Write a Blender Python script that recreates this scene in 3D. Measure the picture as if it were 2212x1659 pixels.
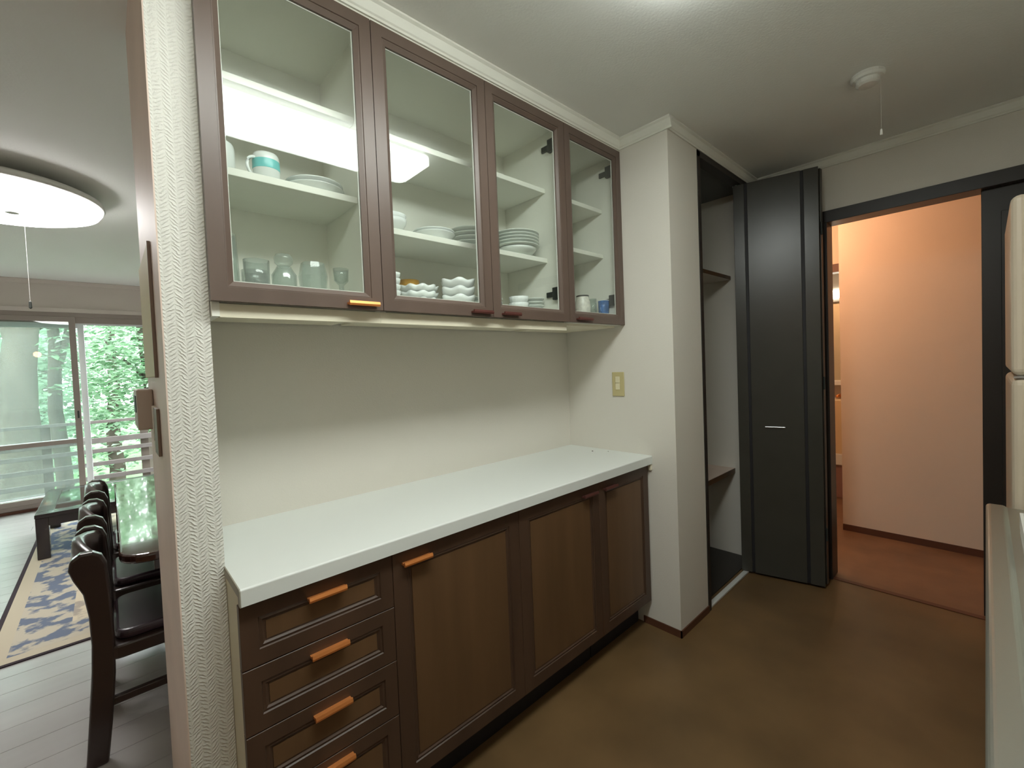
import bpy, bmesh, math, random
from mathutils import Vector, Matrix
random.seed(7)
for o in list(bpy.data.objects): bpy.data.objects.remove(o)
SC = bpy.context.scene
COL = SC.collection
PI = math.pi

# ------------------------------------------------------------------ camera
CAMZ = 1.3154
cam = bpy.data.cameras.new('camera'); cam_o = bpy.data.objects.new('camera', cam); COL.objects.link(cam_o)
_R = Vector((0.73330391, -0.67875244, -0.03950329)); _U = Vector((0.04955983, -0.00458476, 0.99876063)); _F = Vector((0.67809233, 0.73435285, -0.03027683))
cam_o.matrix_world = Matrix(((_R.x, _U.x, -_F.x, 0), (_R.y, _U.y, -_F.y, 0), (_R.z, _U.z, -_F.z, CAMZ), (0, 0, 0, 1)))
cam.sensor_fit = 'HORIZONTAL'; cam.sensor_width = 36.0
cam.lens = 36.0 * 946.73 / 2212.0
cam.shift_x = 0.0; cam.shift_y = -11.4 / 2212.0
cam.clip_start = 0.02; cam.clip_end = 200
SC.camera = cam_o

# ------------------------------------------------------------------ world, exposure
w = bpy.data.worlds.new('overcast'); SC.world = w; w.use_nodes = True
bg = w.node_tree.nodes['Background']; bg.inputs[0].default_value = (0.92, 0.96, 1.0, 1); bg.inputs[1].default_value = 9.0
vs = SC.view_settings
vs.view_transform = 'Standard'; vs.look = 'None'; vs.gamma = 1.0; vs.exposure = 0.5; vs.use_curve_mapping = False
KITCHEN_LAMP = 12.0; LIVING_LAMP = 13.0; HALL_LAMP = 52.0; PENDANT = 13.0

# ------------------------------------------------------------------ key dimensions (metres)
H = 2.4144          # ceiling
YF, YB, YU, YP = 1.1051, 1.6157, 1.2333, 0.9818   # worktop front, alcove back, wall-cabinet front, pillar front
XS, XD, XK = 1.9284, 3.0458, 3.9616               # alcove side wall, far wall, hall wall
XL = 0.1880
ZW = 0.85
YW = 6.75           # window wall
YLP = 1.2727

# ------------------------------------------------------------------ materials
def srgb(r, g, b):
    f = lambda c: (c / 255 / 12.92) if c / 255 <= 0.04045 else ((c / 255 + 0.055) / 1.055) ** 2.4
    return (f(r), f(g), f(b), 1)
MATS = {}
def mat(name, col, rough=0.5, spec=0.5, metal=0.0, coat=0.0, bump=None, var=None, trans=None, emit=None):
    """bump=(scale, strength, detail) noise bump; var=(scale, amount, stretch) noise colour variation"""
    m = bpy.data.materials.new(name); m.use_nodes = True; nt = m.node_tree; N = nt.nodes; L = nt.links
    b = N['Principled BSDF']
    b.inputs['Base Color'].default_value = col; b.inputs['Roughness'].default_value = rough
    b.inputs['Specular IOR Level'].default_value = spec; b.inputs['Metallic'].default_value = metal
    b.inputs['Coat Weight'].default_value = coat
    if emit:
        b.inputs['Emission Color'].default_value = emit[0]; b.inputs['Emission Strength'].default_value = emit[1]
    tc = None
    if bump or var: tc = N.new('ShaderNodeTexCoord')
    if var:
        mp = N.new('ShaderNodeMapping'); mp.inputs['Scale'].default_value = var[2] if len(var) > 2 else (1, 1, 1)
        nz = N.new('ShaderNodeTexNoise'); nz.inputs['Scale'].default_value = var[0]; nz.inputs['Detail'].default_value = 6
        L.new(tc.outputs['Object'], mp.inputs[0]); L.new(mp.outputs[0], nz.inputs['Vector'])
        mx = N.new('ShaderNodeMix'); mx.data_type = 'RGBA'
        a = var[1]
        mx.inputs[6].default_value = tuple(c * (1 - a) for c in col[:3]) + (1,)
        mx.inputs[7].default_value = tuple(min(1, c * (1 + a)) for c in col[:3]) + (1,)
        rp = N.new('ShaderNodeMapRange'); rp.inputs[1].default_value = 0.3; rp.inputs[2].default_value = 0.7
        L.new(nz.outputs[0], rp.inputs[0]); L.new(rp.outputs[0], mx.inputs[0]); L.new(mx.outputs[2], b.inputs['Base Color'])
    if bump:
        nz = N.new('ShaderNodeTexNoise'); nz.inputs['Scale'].default_value = bump[0]; nz.inputs['Detail'].default_value = bump[2] if len(bump) > 2 else 3
        bp = N.new('ShaderNodeBump'); bp.inputs['Strength'].default_value = bump[1]; bp.inputs['Distance'].default_value = 0.004
        L.new(tc.outputs['Object'], nz.inputs['Vector']); L.new(nz.outputs[0], bp.inputs['Height']); L.new(bp.outputs[0], b.inputs['Normal'])
    MATS[name] = m
    return m

def glass_mat(name, tint=(0.93, 0.97, 0.95, 1), ior=1.5, rough=0.0, haze=0.0, haze_col=(0.8, 0.85, 0.83, 1), boost=1.0):
    m = bpy.data.materials.new(name); m.use_nodes = True; nt = m.node_tree; N = nt.nodes; L = nt.links
    for n in list(N): N.remove(n)
    out = N.new('ShaderNodeOutputMaterial'); tr = N.new('ShaderNodeBsdfTransparent'); tr.inputs[0].default_value = tint
    gl = N.new('ShaderNodeBsdfGlossy'); gl.inputs['Roughness'].default_value = rough
    # Schlick reflectance, the same from both sides of the thin pane
    lw = N.new('ShaderNodeLayerWeight'); lw.inputs[0].default_value = 0.5
    f0 = ((ior - 1) / (ior + 1)) ** 2
    pw = N.new('ShaderNodeMath'); pw.operation = 'POWER'; pw.inputs[1].default_value = 5.0; L.new(lw.outputs['Facing'], pw.inputs[0])
    fr = N.new('ShaderNodeMath'); fr.operation = 'MULTIPLY_ADD'; fr.inputs[1].default_value = 1 - f0; fr.inputs[2].default_value = f0; L.new(pw.outputs[0], fr.inputs[0])
    mx = N.new('ShaderNodeMixShader')
    if boost != 1.0:
        mm = N.new('ShaderNodeMath'); mm.operation = 'MULTIPLY'; mm.inputs[1].default_value = boost; mm.use_clamp = True
        L.new(fr.outputs[0], mm.inputs[0]); L.new(mm.outputs[0], mx.inputs[0])
    else: L.new(fr.outputs[0], mx.inputs[0])
    src = tr
    if haze > 0:
        df = N.new('ShaderNodeBsdfDiffuse'); df.inputs[0].default_value = haze_col
        tl = N.new('ShaderNodeBsdfTranslucent'); tl.inputs[0].default_value = haze_col
        m2 = N.new('ShaderNodeMixShader'); m2.inputs[0].default_value = 0.5; L.new(df.outputs[0], m2.inputs[1]); L.new(tl.outputs[0], m2.inputs[2])
        m3 = N.new('ShaderNodeMixShader'); m3.inputs[0].default_value = haze; L.new(tr.outputs[0], m3.inputs[1]); L.new(m2.outputs[0], m3.inputs[2]); src = m3
    L.new(src.outputs[0], mx.inputs[1]); L.new(gl.outputs[0], mx.inputs[2]); L.new(mx.outputs[0], out.inputs[0])
    MATS[name] = m
    return m

def emit_mat(name, col, s):
    m = bpy.data.materials.new(name); m.use_nodes = True; nt = m.node_tree; N = nt.nodes
    for n in list(N): N.remove(n)
    out = N.new('ShaderNodeOutputMaterial'); e = N.new('ShaderNodeEmission'); e.inputs[0].default_value = col; e.inputs[1].default_value = s
    nt.links.new(e.outputs[0], out.inputs[0]); MATS[name] = m
    return m

mat('wall_paper', srgb(220, 216, 206), 0.85, 0.2, bump=(220, 0.18))
mat('cream', srgb(226, 220, 198), 0.6, 0.3)
mat('cabinet_inside', srgb(238, 238, 228), 0.55, 0.4)
mat('crown', srgb(228, 228, 218), 0.5, 0.4)
mat('jamb', srgb(226, 206, 192), 0.55, 0.3, var=(4, 0.06))
mat('worktop', srgb(226, 230, 226), 0.38, 0.5, bump=(900, 0.06))
mat('edge_grey', srgb(150, 145, 130), 0.5)
mat('dark_wood', srgb(76, 56, 43), 0.42, 0.5, bump=(60, 0.03), var=(14, 0.16, (1, 1, 0.12)))
mat('panel_wood', srgb(100, 74, 50), 0.42, 0.45, var=(16, 0.14, (1, 1, 0.1)))
mat('upper_wood', srgb(98, 82, 73), 0.36, 0.5, var=(12, 0.08, (1, 1, 0.15)))
mat('copper', srgb(236, 150, 84), 0.34, 0.5, metal=0.55)
mat('dark_copper', srgb(108, 66, 60), 0.34, 0.5, metal=0.5)
mat('toe_black', srgb(34, 33, 36), 0.6)
mat('black_door', srgb(64, 63, 57), 0.30, 0.5, bump=(35, 0.05), var=(6, 0.08))
mat('casing', srgb(44, 40, 36), 0.42, 0.45)
mat('hinge_black', srgb(48, 52, 48), 0.5)
mat('floor_brown', srgb(110, 86, 56), 0.40, 0.4, bump=(500, 0.10), var=(3.0, 0.22))
mat('hall_floor', srgb(122, 92, 68), 0.38, 0.4, bump=(300, 0.08), var=(5, 0.2))
mat('pink_wall', srgb(226, 208, 190), 0.85, 0.2, bump=(260, 0.12))
mat('baseboard', srgb(92, 58, 42), 0.45, 0.4)
mat('switch_plate', srgb(196, 184, 136), 0.4)
mat('switch_button', srgb(222, 214, 180), 0.35)
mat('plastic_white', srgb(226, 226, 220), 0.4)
mat('aluminium', srgb(222, 224, 220), 0.4, metal=0.2)
mat('silver', srgb(215, 218, 220), 0.25, metal=1.0)
mat('steel', srgb(172, 172, 162), 0.42, metal=0.85, bump=(120, 0.03))
mat('fridge', srgb(232, 232, 220), 0.35)
mat('fridge_door_edge', srgb(205, 190, 168), 0.45)
mat('gasket', srgb(170, 150, 60), 0.6, var=(40, 0.4))
mat('porcelain', srgb(238, 242, 240), 0.18, 0.5)
mat('porcelain_grey', srgb(228, 233, 227), 0.2, 0.5)
mat('yellow_ware', srgb(236, 180, 80), 0.3)
mat('blue_ware', srgb(76, 118, 176), 0.25, var=(60, 0.35))
mat('teal_band', srgb(120, 205, 205), 0.25)
mat('dark_rim', srgb(50, 52, 48), 0.3)
mat('khaki', srgb(196, 182, 130), 0.6)
mat('brown_box', srgb(176, 158, 144), 0.5)
mat('inlay', srgb(120, 98, 82), 0.5)
mat('white_edge', srgb(236, 230, 218), 0.5)
mat('living_wall', srgb(216, 206, 198), 0.85, 0.2)
mat('plank', srgb(176, 170, 168), 0.22, 0.5, var=(6, 0.07, (0.15, 1, 1)))
mat('chair_wood', srgb(52, 38, 34), 0.34, 0.5, coat=0.3)
mat('chair_seat', srgb(58, 42, 50), 0.32, 0.5)
mat('table_wood', srgb(66, 40, 34), 0.10, 0.6, coat=0.7)
mat('low_table', srgb(42, 34, 36), 0.2, 0.5, coat=0.3)
mat('sash', srgb(160, 148, 140), 0.45, 0.4)
mat('sash_white_lit', srgb(232, 236, 238), 0.4)  # near-white sash colour, with outside daylight on the stile painted in
mat('bark', srgb(84, 78, 70), 0.9, 0.1, bump=(14, 0.6, 6), var=(4, 0.25, (1, 1, 0.3)))
mat('deck_wood', srgb(96, 92, 88), 0.8, 0.2, var=(6, 0.15))
mat('grass', srgb(92, 128, 84), 0.95, 0.1, var=(3, 0.3))
mat('outer_wall', srgb(214, 212, 206), 0.8)
mat('mirror', srgb(220, 214, 190), 0.12, metal=0.85)
mat('vanity_base', srgb(150, 116, 108), 0.5)
mat('vanity_beige', srgb(214, 190, 150), 0.5)
mat('cord_white', srgb(225, 225, 218), 0.6)
mat('closet_ceiling_shaded', srgb(112, 116, 114), 0.7)  # light ceiling greyed, the closet's shade is put into its colour
mat('speck', srgb(52, 40, 30), 0.7)
mat('towel', srgb(240, 232, 222), 0.95, 0.05, bump=(300, 0.4))
glass_mat('cabinet_glass', (0.975, 0.99, 0.98, 1), 1.5)
glass_mat('glassware', (0.90, 0.95, 0.92, 1), 1.5, 0.02, haze=0.18, boost=1.4)
glass_mat('window_glass', (0.90, 0.95, 0.93, 1), 1.5, haze=0.04, haze_col=(0.80, 0.86, 0.84, 1))
glass_mat('table_glass', (0.45, 0.55, 0.58, 1), 1.6, 0.03, boost=2.0)
emit_mat('lamp_white', (0.945, 1.0, 0.955, 1), KITCHEN_LAMP)
emit_mat('lamp_living', (1.0, 0.98, 0.96, 1), LIVING_LAMP)
emit_mat('lamp_warm', (1.0, 0.56, 0.33, 1), HALL_LAMP)
emit_mat('lamp_vanity', (1.0, 0.88, 0.68, 1), 14.0)
emit_mat('lamp_pendant', (1.0, 0.55, 0.28, 1), PENDANT)

def special_materials():
    # ceiling: orange-peel plaster paper
    m = mat('ceiling_paper', srgb(238, 239, 234), 0.8, 0.25); nt = m.node_tree; N = nt.nodes; L = nt.links
    tc = N.new('ShaderNodeTexCoord'); v = N.new('ShaderNodeTexVoronoi'); v.feature = 'SMOOTH_F1'; v.inputs['Scale'].default_value = 130
    nz = N.new('ShaderNodeTexNoise'); nz.inputs['Scale'].default_value = 140; ad = N.new('ShaderNodeMath'); ad.operation = 'ADD'
    bp = N.new('ShaderNodeBump'); bp.inputs['Strength'].default_value = 0.12; bp.inputs['Distance'].default_value = 0.003
    L.new(tc.outputs['Object'], v.inputs['Vector']); L.new(tc.outputs['Object'], nz.inputs['Vector'])
    L.new(v.outputs['Distance'], ad.inputs[0]); L.new(nz.outputs[0], ad.inputs[1]); L.new(ad.outputs[0], bp.inputs['Height'])
    L.new(bp.outputs[0], N['Principled BSDF'].inputs['Normal'])
    # relief wallpaper on the partition: columns of slanted dashes
    m = mat('relief_paper', srgb(226, 225, 217), 0.85, 0.2); nt = m.node_tree; N = nt.nodes; L = nt.links
    tc = N.new('ShaderNodeTexCoord'); sx = N.new('ShaderNodeSeparateXYZ'); L.new(tc.outputs['Object'], sx.inputs[0])
    def mth(op, a, b=None):
        n = N.new('ShaderNodeMath'); n.operation = op
        for i, q in enumerate((a, b)):
            if q is None: continue
            if isinstance(q, (int, float)): n.inputs[i].default_value = q
            else: L.new(q, n.inputs[i])
        return n.outputs[0]
    X = mth('ADD', sx.outputs[0], sx.outputs[1]); Z = sx.outputs[2]
    nz = N.new('ShaderNodeTexNoise'); nz.inputs['Scale'].default_value = 85; nz.inputs['Detail'].default_value = 2; L.new(tc.outputs['Object'], nz.inputs['Vector'])
    wob = mth('MULTIPLY', nz.outputs[0], 9.0)
    c = mth('FRACT', mth('MULTIPLY', X, 58.0)); cid = mth('FLOOR', mth('MULTIPLY', X, 58.0)); alt = mth('SUBTRACT', mth('MULTIPLY', mth('MODULO', cid, 2.0), 2.0), 1.0)
    dash = mth('SINE', mth('ADD', mth('MULTIPLY', mth('ADD', Z, mth('MULTIPLY', mth('MULTIPLY', c, alt), 0.014)), 690.0), mth('ADD', wob, mth('MULTIPLY', cid, 2.4))))
    dash = mth('POWER', mth('MULTIPLY', mth('ADD', dash, 1.0), 0.5), 2.0)
    colm = mth('MULTIPLY', c, mth('SUBTRACT', 1.0, c)); colm = mth('MULTIPLY', colm, 4.0)
    hgt = mth('ADD', mth('MULTIPLY', dash, colm), mth('MULTIPLY', nz.outputs[0], 0.5))
    bp = N.new('ShaderNodeBump'); bp.inputs['Strength'].default_value = 0.6; bp.inputs['Distance'].default_value = 0.003
    L.new(hgt, bp.inputs['Height']); L.new(bp.outputs[0], N['Principled BSDF'].inputs['Normal'])
    # rug: ornamental beige field, navy border
    m = mat('rug', srgb(205, 184, 150), 0.95, 0.05); nt = m.node_tree; N = nt.nodes; L = nt.links
    tc = N.new('ShaderNodeTexCoord'); nz = N.new('ShaderNodeTexNoise'); nz.inputs['Scale'].default_value = 9; nz.inputs['Detail'].default_value = 4
    L.new(tc.outputs['Object'], nz.inputs['Vector']); r = N.new('ShaderNodeValToRGB')
    r.color_ramp.elements[0].position = 0.52; r.color_ramp.elements[0].color = srgb(212, 198, 174)
    r.color_ramp.elements[1].position = 0.60; r.color_ramp.elements[1].color = srgb(172, 160, 148)
    L.new(nz.outputs[0], r.inputs[0]); L.new(r.outputs[0], N['Principled BSDF'].inputs['Base Color'])
    m = mat('rug_border', srgb(90, 98, 120), 0.95, 0.05); nt = m.node_tree; N = nt.nodes; L = nt.links
    tc = N.new('ShaderNodeTexCoord'); nz = N.new('ShaderNodeTexNoise'); nz.inputs['Scale'].default_value = 11; nz.inputs['Detail'].default_value = 5
    L.new(tc.outputs['Object'], nz.inputs['Vector']); r = N.new('ShaderNodeValToRGB')
    r.color_ramp.elements[0].position = 0.46; r.color_ramp.elements[0].color = srgb(116, 124, 142)
    r.color_ramp.elements[1].position = 0.54; r.color_ramp.elements[1].color = srgb(198, 188, 170)
    L.new(nz.outputs[0], r.inputs[0]); L.new(r.outputs[0], N['Principled BSDF'].inputs['Base Color'])
    mat('rug_edge', srgb(70, 62, 66), 0.95, 0.05); mat('rug_beige', srgb(200, 188, 166), 0.95, 0.05)
    # leaves: random tint per leaf, translucent
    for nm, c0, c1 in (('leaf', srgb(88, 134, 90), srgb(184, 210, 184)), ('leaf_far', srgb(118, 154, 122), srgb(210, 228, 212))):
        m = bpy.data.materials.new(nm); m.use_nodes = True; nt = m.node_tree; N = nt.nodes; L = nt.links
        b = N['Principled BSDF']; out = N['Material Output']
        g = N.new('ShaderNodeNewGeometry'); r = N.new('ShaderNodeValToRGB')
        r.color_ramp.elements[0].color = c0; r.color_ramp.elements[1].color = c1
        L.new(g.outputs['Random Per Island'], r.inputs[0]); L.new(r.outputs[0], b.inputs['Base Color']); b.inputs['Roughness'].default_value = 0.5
        tl = N.new('ShaderNodeBsdfTranslucent'); L.new(r.outputs[0], tl.inputs[0])
        mx = N.new('ShaderNodeMixShader'); mx.inputs[0].default_value = 0.45
        L.new(b.outputs[0], mx.inputs[1]); L.new(tl.outputs[0], mx.inputs[2]); L.new(mx.outputs[0], out.inputs[0]); MATS[nm] = m
special_materials()

# ------------------------------------------------------------------ builders
ORG = {}
class MB:
    def __init__(s): s.v = []; s.f = []
    def box(s, x0, x1, y0, y1, z0, z1):
        i = len(s.v)
        s.v += [(x0, y0, z0), (x1, y0, z0), (x1, y1, z0), (x0, y1, z0), (x0, y0, z1), (x1, y0, z1), (x1, y1, z1), (x0, y1, z1)]
        s.f += [tuple(i + k for k in q) for q in ((0, 3, 2, 1), (4, 5, 6, 7), (0, 1, 5, 4), (1, 2, 6, 5), (2, 3, 7, 6), (3, 0, 4, 7))]
        return s
    def prism(s, pts, axis, a0, a1):
        """pts: 2D polygon in the two other axes (cyclic order), extruded along axis"""
        i = len(s.v); n = len(pts)
        def P(p, a):
            return {'x': (a, p[0], p[1]), 'y': (p[0], a, p[1]), 'z': (p[0], p[1], a)}[axis]
        s.v += [P(p, a0) for p in pts] + [P(p, a1) for p in pts]
        s.f += [tuple(i + k for k in range(n)), tuple(i + n + k for k in reversed(range(n)))]
        s.f += [(i + k, i + (k + 1) % n, i + n + (k + 1) % n, i + n + k) for k in range(n)]
        return s
    def lathe(s, prof, n=28, cx=0, cy=0, cz=0, lobes=0, amp=0.0, wav=0.0, lo=0, hi=1):
        """prof: [(r, z)]; scallops grow with z between lo and hi"""
        i = len(s.v); m = len(prof)
        for (r, z) in prof:
            t = 0 if not lobes else max(0, min(1, (z - lo) / (hi - lo)))
            for k in range(n):
                a = 2 * PI * k / n; c = math.cos(lobes * a) if lobes else 0
                rr = r * (1 + amp * t * c)
                s.v.append((cx + rr * math.cos(a), cy + rr * math.sin(a), cz + z + wav * t * t * c))
        for j in range(m - 1):
            for k in range(n):
                a = i + j * n + k; b = i + j * n + (k + 1) % n
                s.f.append((a, b, b + n, a + n))
        s.f.append(tuple(i + k for k in reversed(range(n)))); s.f.append(tuple(i + (m - 1) * n + k for k in range(n)))
        return s
    def tube(s, pts, rad, n=10):
        i = len(s.v); m = len(pts); pts = [Vector(p) for p in pts]
        rads = rad if isinstance(rad, (list, tuple)) else [rad] * m
        up = Vector((0, 0, 1))
        for j, p in enumerate(pts):
            d = (pts[min(j + 1, m - 1)] - pts[max(j - 1, 0)]).normalized()
            u = d.cross(up) if abs(d.dot(up)) < 0.95 else d.cross(Vector((1, 0, 0)))
            u.normalize(); v = u.cross(d)
            for k in range(n):
                a = 2 * PI * k / n; s.v.append(tuple(p + rads[j] * (u * math.cos(a) + v * math.sin(a))))
        for j in range(m - 1):
            for k in range(n):
                a = i + j * n + k; b = i + j * n + (k + 1) % n; s.f.append((a, b, b + n, a + n))
        s.f.append(tuple(i + k for k in reversed(range(n)))); s.f.append(tuple(i + (m - 1) * n + k for k in range(n)))
        return s
    def frame(s, x0, x1, z0, z1, prof, fill=None):
        """mitred rectangular frame in the xz plane. prof: [(inset, y)] closed section; fill=index of the loop to fill as a flat panel (open section)"""
        i = len(s.v); m = len(prof)
        for (d, y) in prof: s.v += [(x0 + d, y, z0 + d), (x1 - d, y, z0 + d), (x1 - d, y, z1 - d), (x0 + d, y, z1 - d)]
        rng = range(m) if fill is None else range(m - 1)
        for j in rng:
            a = i + 4 * j; b = i + 4 * ((j + 1) % m)
            for k in range(4): s.f.append((a + k, a + (k + 1) % 4, b + (k + 1) % 4, b + k))
        if fill is not None:
            s.f.append((i, i + 3, i + 2, i + 1)); e = i + 4 * (m - 1); s.f.append((e, e + 1, e + 2, e + 3))
        return s
    def rotz(s, ang, cx, cy):
        c, q = math.cos(ang), math.sin(ang)
        s.v = [(cx + (x - cx) * c - (y - cy) * q, cy + (x - cx) * q + (y - cy) * c, z) for (x, y, z) in s.v]
        return s
    def build(s, name, material, parent=None, bevel=0.0, seg=2, smooth=False, sub=0):
        o = ORG.get(parent.name, Vector()) if parent else Vector()
        me = bpy.data.meshes.new(name); me.from_pydata([tuple(Vector(v) - o) for v in s.v], [], s.f)
        bm = bmesh.new(); bm.from_mesh(me); bmesh.ops.recalc_face_normals(bm, faces=bm.faces); bm.to_mesh(me); bm.free()
        me.materials.append(MATS[material])
        ob = bpy.data.objects.new(name, me); COL.objects.link(ob)
        if parent: ob.parent = parent; ORG[ob.name] = o
        if smooth:
            for p in me.polygons: p.use_smooth = True
        if bevel > 0:
            b = ob.modifiers.new('bevel', 'BEVEL'); b.width = bevel; b.segments = seg; b.limit_method = 'ANGLE'; b.angle_limit = math.radians(40)
        if sub:
            b = ob.modifiers.new('sub', 'SUBSURF'); b.levels = sub; b.render_levels = sub
        return ob
def B(x0, x1, y0, y1, z0, z1): return MB().box(x0, x1, y0, y1, z0, z1)
def thing(name, label, cat, loc=(0, 0, 0), group=None):
    o = bpy.data.objects.new(name, None); o.empty_display_size = 0.05; COL.objects.link(o); o.location = loc; ORG[o.name] = Vector(loc)
    o['label'] = label; o['category'] = cat
    if group: o['group'] = group
    return o
def tag(o, label, cat, group=None, kind=None):
    o['label'] = label; o['category'] = cat
    if group: o['group'] = group
    if kind: o['kind'] = kind
    return o
def struct(mb, name, material, parent=None, bevel=0.0):
    o = mb.build(name, material, parent, bevel)
    if not parent: o['kind'] = 'structure'
    return o
def copy_tree(o, parent=None):
    c = o.copy(); COL.objects.link(c)
    if parent: c.parent = parent
    for ch in list(o.children): copy_tree(ch, c)
    return c

# ================================================================== THE ROOM
EPS = 0.0006
struct(B(-3.2, XD, -0.65, 1.80, -0.06, 0.0), 'floor', 'floor_brown')
struct(B(XD + EPS, 5.6, -1.5, 1.80, -0.06, 0.0), 'floor_hall', 'hall_floor')
fl = struct(B(-3.2, 3.2, 1.80 + EPS, YW, -0.06, -0.012), 'floor_living', 'toe_black')
y = 1.80 + EPS; PW = 0.15
while y < YW - 0.01:
    y1 = min(y + PW, YW)
    off = random.uniform(-1.0, 1.0)
    for (a, b) in ((-3.2, -1.2 + off), (-1.2 + off, 1.2 + off * 0.6), (1.2 + off * 0.6, 3.2)):
        B(a + 0.001, b - 0.001, y + 0.001, y1 - 0.001, -0.012, 0.0).build('plank', 'plank', fl)
    y = y1
struct(B(-3.3, 5.7, -1.6, YW + 0.1, H, H + 0.1), 'ceiling', 'ceiling_paper')
struct(B(XL + 0.003, XD, YB, 1.80, 0, H), 'wall_back', 'wall_paper')
struct(B(0.1009, 0.1905, YLP, 1.85, 0, H), 'wall_left', 'relief_paper')
struct(B(0.0979, 0.1009, YLP, 1.85, 0, H), 'trim_1', 'jamb')
struct(B(XS, 2.2269, YP, YB, 0, H), 'wall_right', 'wall_paper')
struct(B(3.012, XD + 0.10, YP + 0.012, 1.80, 0, H), 'wall_closet', 'wall_paper')
fw = struct(MB().box(XD, XD + 0.10, 0.632, YP + 0.012, 0, H).box(XD, XD + 0.10, -1.5, 0.632, 2.119, H).box(XD, XD + 0.10, -1.5, -0.9, 0, 2.119), 'wall_far', 'wall_paper')
struct(B(-3.3, XD, -0.75, -0.65, 0, H), 'wall_south', 'wall_paper')
struct(B(-3.3, -3.2, -0.65, YW, 0, H), 'wall_west', 'living_wall')
struct(B(3.2, 3.3, 1.80, YW, 0, H), 'wall_living_east', 'living_wall')
struct(B(XD, 3.3, 1.72, 1.80, 0, H), 'wall_hall_north', 'pink_wall')
# window wall with a wide opening
WX0, WX1, WZ1 = -2.05, 1.45, 2.075
struct(MB().box(-3.2, WX0, YW, YW + 0.12, 0, H).box(WX1, 3.3, YW, YW + 0.12, 0, H).box(WX0, WX1, YW, YW + 0.12, WZ1, H).box(WX0, WX1, YW, YW + 0.12, -0.06, 0.028), 'wall_window', 'living_wall')
# hall: lit pink wall, passage to the washroom
struct(B(XK, XK + 0.10, -1.5, 0.727, 0, H), 'wall_hall', 'pink_wall')
struct(B(XD, 5.7, -1.6, -1.5, 0, H), 'wall_hall_south', 'pink_wall')
struct(MB().box(3.3, 5.7, 1.72, 1.80, 0, H), 'wall_hall_side', 'pink_wall')
struct(B(5.30, 5.40, -1.5, 1.72, 0, H), 'wall_washroom', 'pink_wall')
struct(B(4.40, 4.48, 0.727, 1.72, 2.035, H), 'wall_washroom_header', 'pink_wall')
struct(B(4.385, 4.49, 0.60, 1.72, 1.970, 2.035), 'trim_2', 'baseboard')
struct(B(XK + 0.10, 4.48, 0.60, 0.727, 0, H), 'wall_passage', 'pink_wall')
# closet
struct(B(2.2275, 3.0115, YP + 0.05, YB - EPS, 2.357, H - EPS), 'ceiling_closet', 'closet_ceiling_shaded')
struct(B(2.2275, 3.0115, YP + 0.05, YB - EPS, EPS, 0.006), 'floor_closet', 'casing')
cf = struct(MB().box(2.2275, 2.256, YP - 0.004, YP + 0.05, 0, 2.357).box(2.2275, XD - EPS, YP - 0.004, YP + 0.05, 2.330, 2.362).box(2.985, 3.0115, YP - 0.004, YP + 0.05, 0, 2.357), 'trim_3', 'casing')
# crown mouldings (stepped coving)
CR = 0.0506
def crown_prof(sgn=1):
    return [(0, 0), (0, -CR), (-0.006, -CR), (-0.006, -CR + 0.008), (-0.010, -CR + 0.012), (-0.016, -0.012), (-0.024, -0.006), (-0.024, 0)]
def crown_x(x0, x1, yface, name):     # runs along x on a wall facing -y
    struct(MB().prism([(yface + a, H - EPS + b) for a, b in crown_prof()], 'x', x0, x1), name, 'crown')
def crown_y(y0, y1, xface, name):     # runs along y on a wall facing -x
    struct(MB().prism([(xface + a, H - EPS + b) for a, b in crown_prof()], 'y', y0, y1), name, 'crown')
struct(B(XL + 0.006, XS - EPS, YU + 0.004, YU + 0.02, 2.3551, H - EPS), 'trim_4', 'crown')
crown_x(XL + 0.006, XS - 0.0, YU + 0.004, 'trim_5')
crown_y(YP - 0.024, YU + 0.004, XS, 'trim_6')
crown_x(XS - 0.0, XD - EPS, YP, 'trim_7')
crown_y(-0.9, YP - 0.024, XD, 'trim_8')
struct(MB().prism([(YW + a, H - EPS + b) for a, b in crown_prof()], 'x', -3.2, 3.2), 'trim_9', 'living_wall')
# baseboards
struct(B(XS - 0.006, XS - EPS, YP - 0.006, YF + 0.07, 0, 0.034), 'baseboard_right', 'baseboard')
struct(B(XS - 0.006, 2.2269, YP - 0.006, YP - EPS, 0, 0.034), 'baseboard_pillar', 'baseboard')
struct(B(XK - 0.006, XK - EPS, -1.5, 0.727, 0, 0.045), 'baseboard_hall', 'baseboard')
# closet floor track and threshold
tr = struct(B(2.262, 2.83, YP + 0.002, YP + 0.028, 0.001, 0.012), 'trim_10', 'aluminium', bevel=0.002)
struct(B(XD - 0.004, XD + 0.03, 0.0, 0.609, 0.0005, 0.004), 'trim_11', 'baseboard')
# doorway to the hall: casing + slid-open leaf
dr = struct(MB().box(XD - 0.014, XD + 0.112, -0.9, 0.632, 2.0535, 2.119).box(XD - 0.014, XD + 0.112, 0.609, 0.632, 0, 2.0535), 'door_1', 'casing', bevel=0.002)
leaf = B(XD + 0.03, XD + 0.066, -0.86, 0.0125, 0.006, 2.0530).build('door_leaf', 'casing', dr, 0.002)
B(XD + 0.022, XD + 0.03, -0.80, -0.05, 0.12, 1.94).build('leaf_panel', 'casing', leaf, 0.002)

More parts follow.
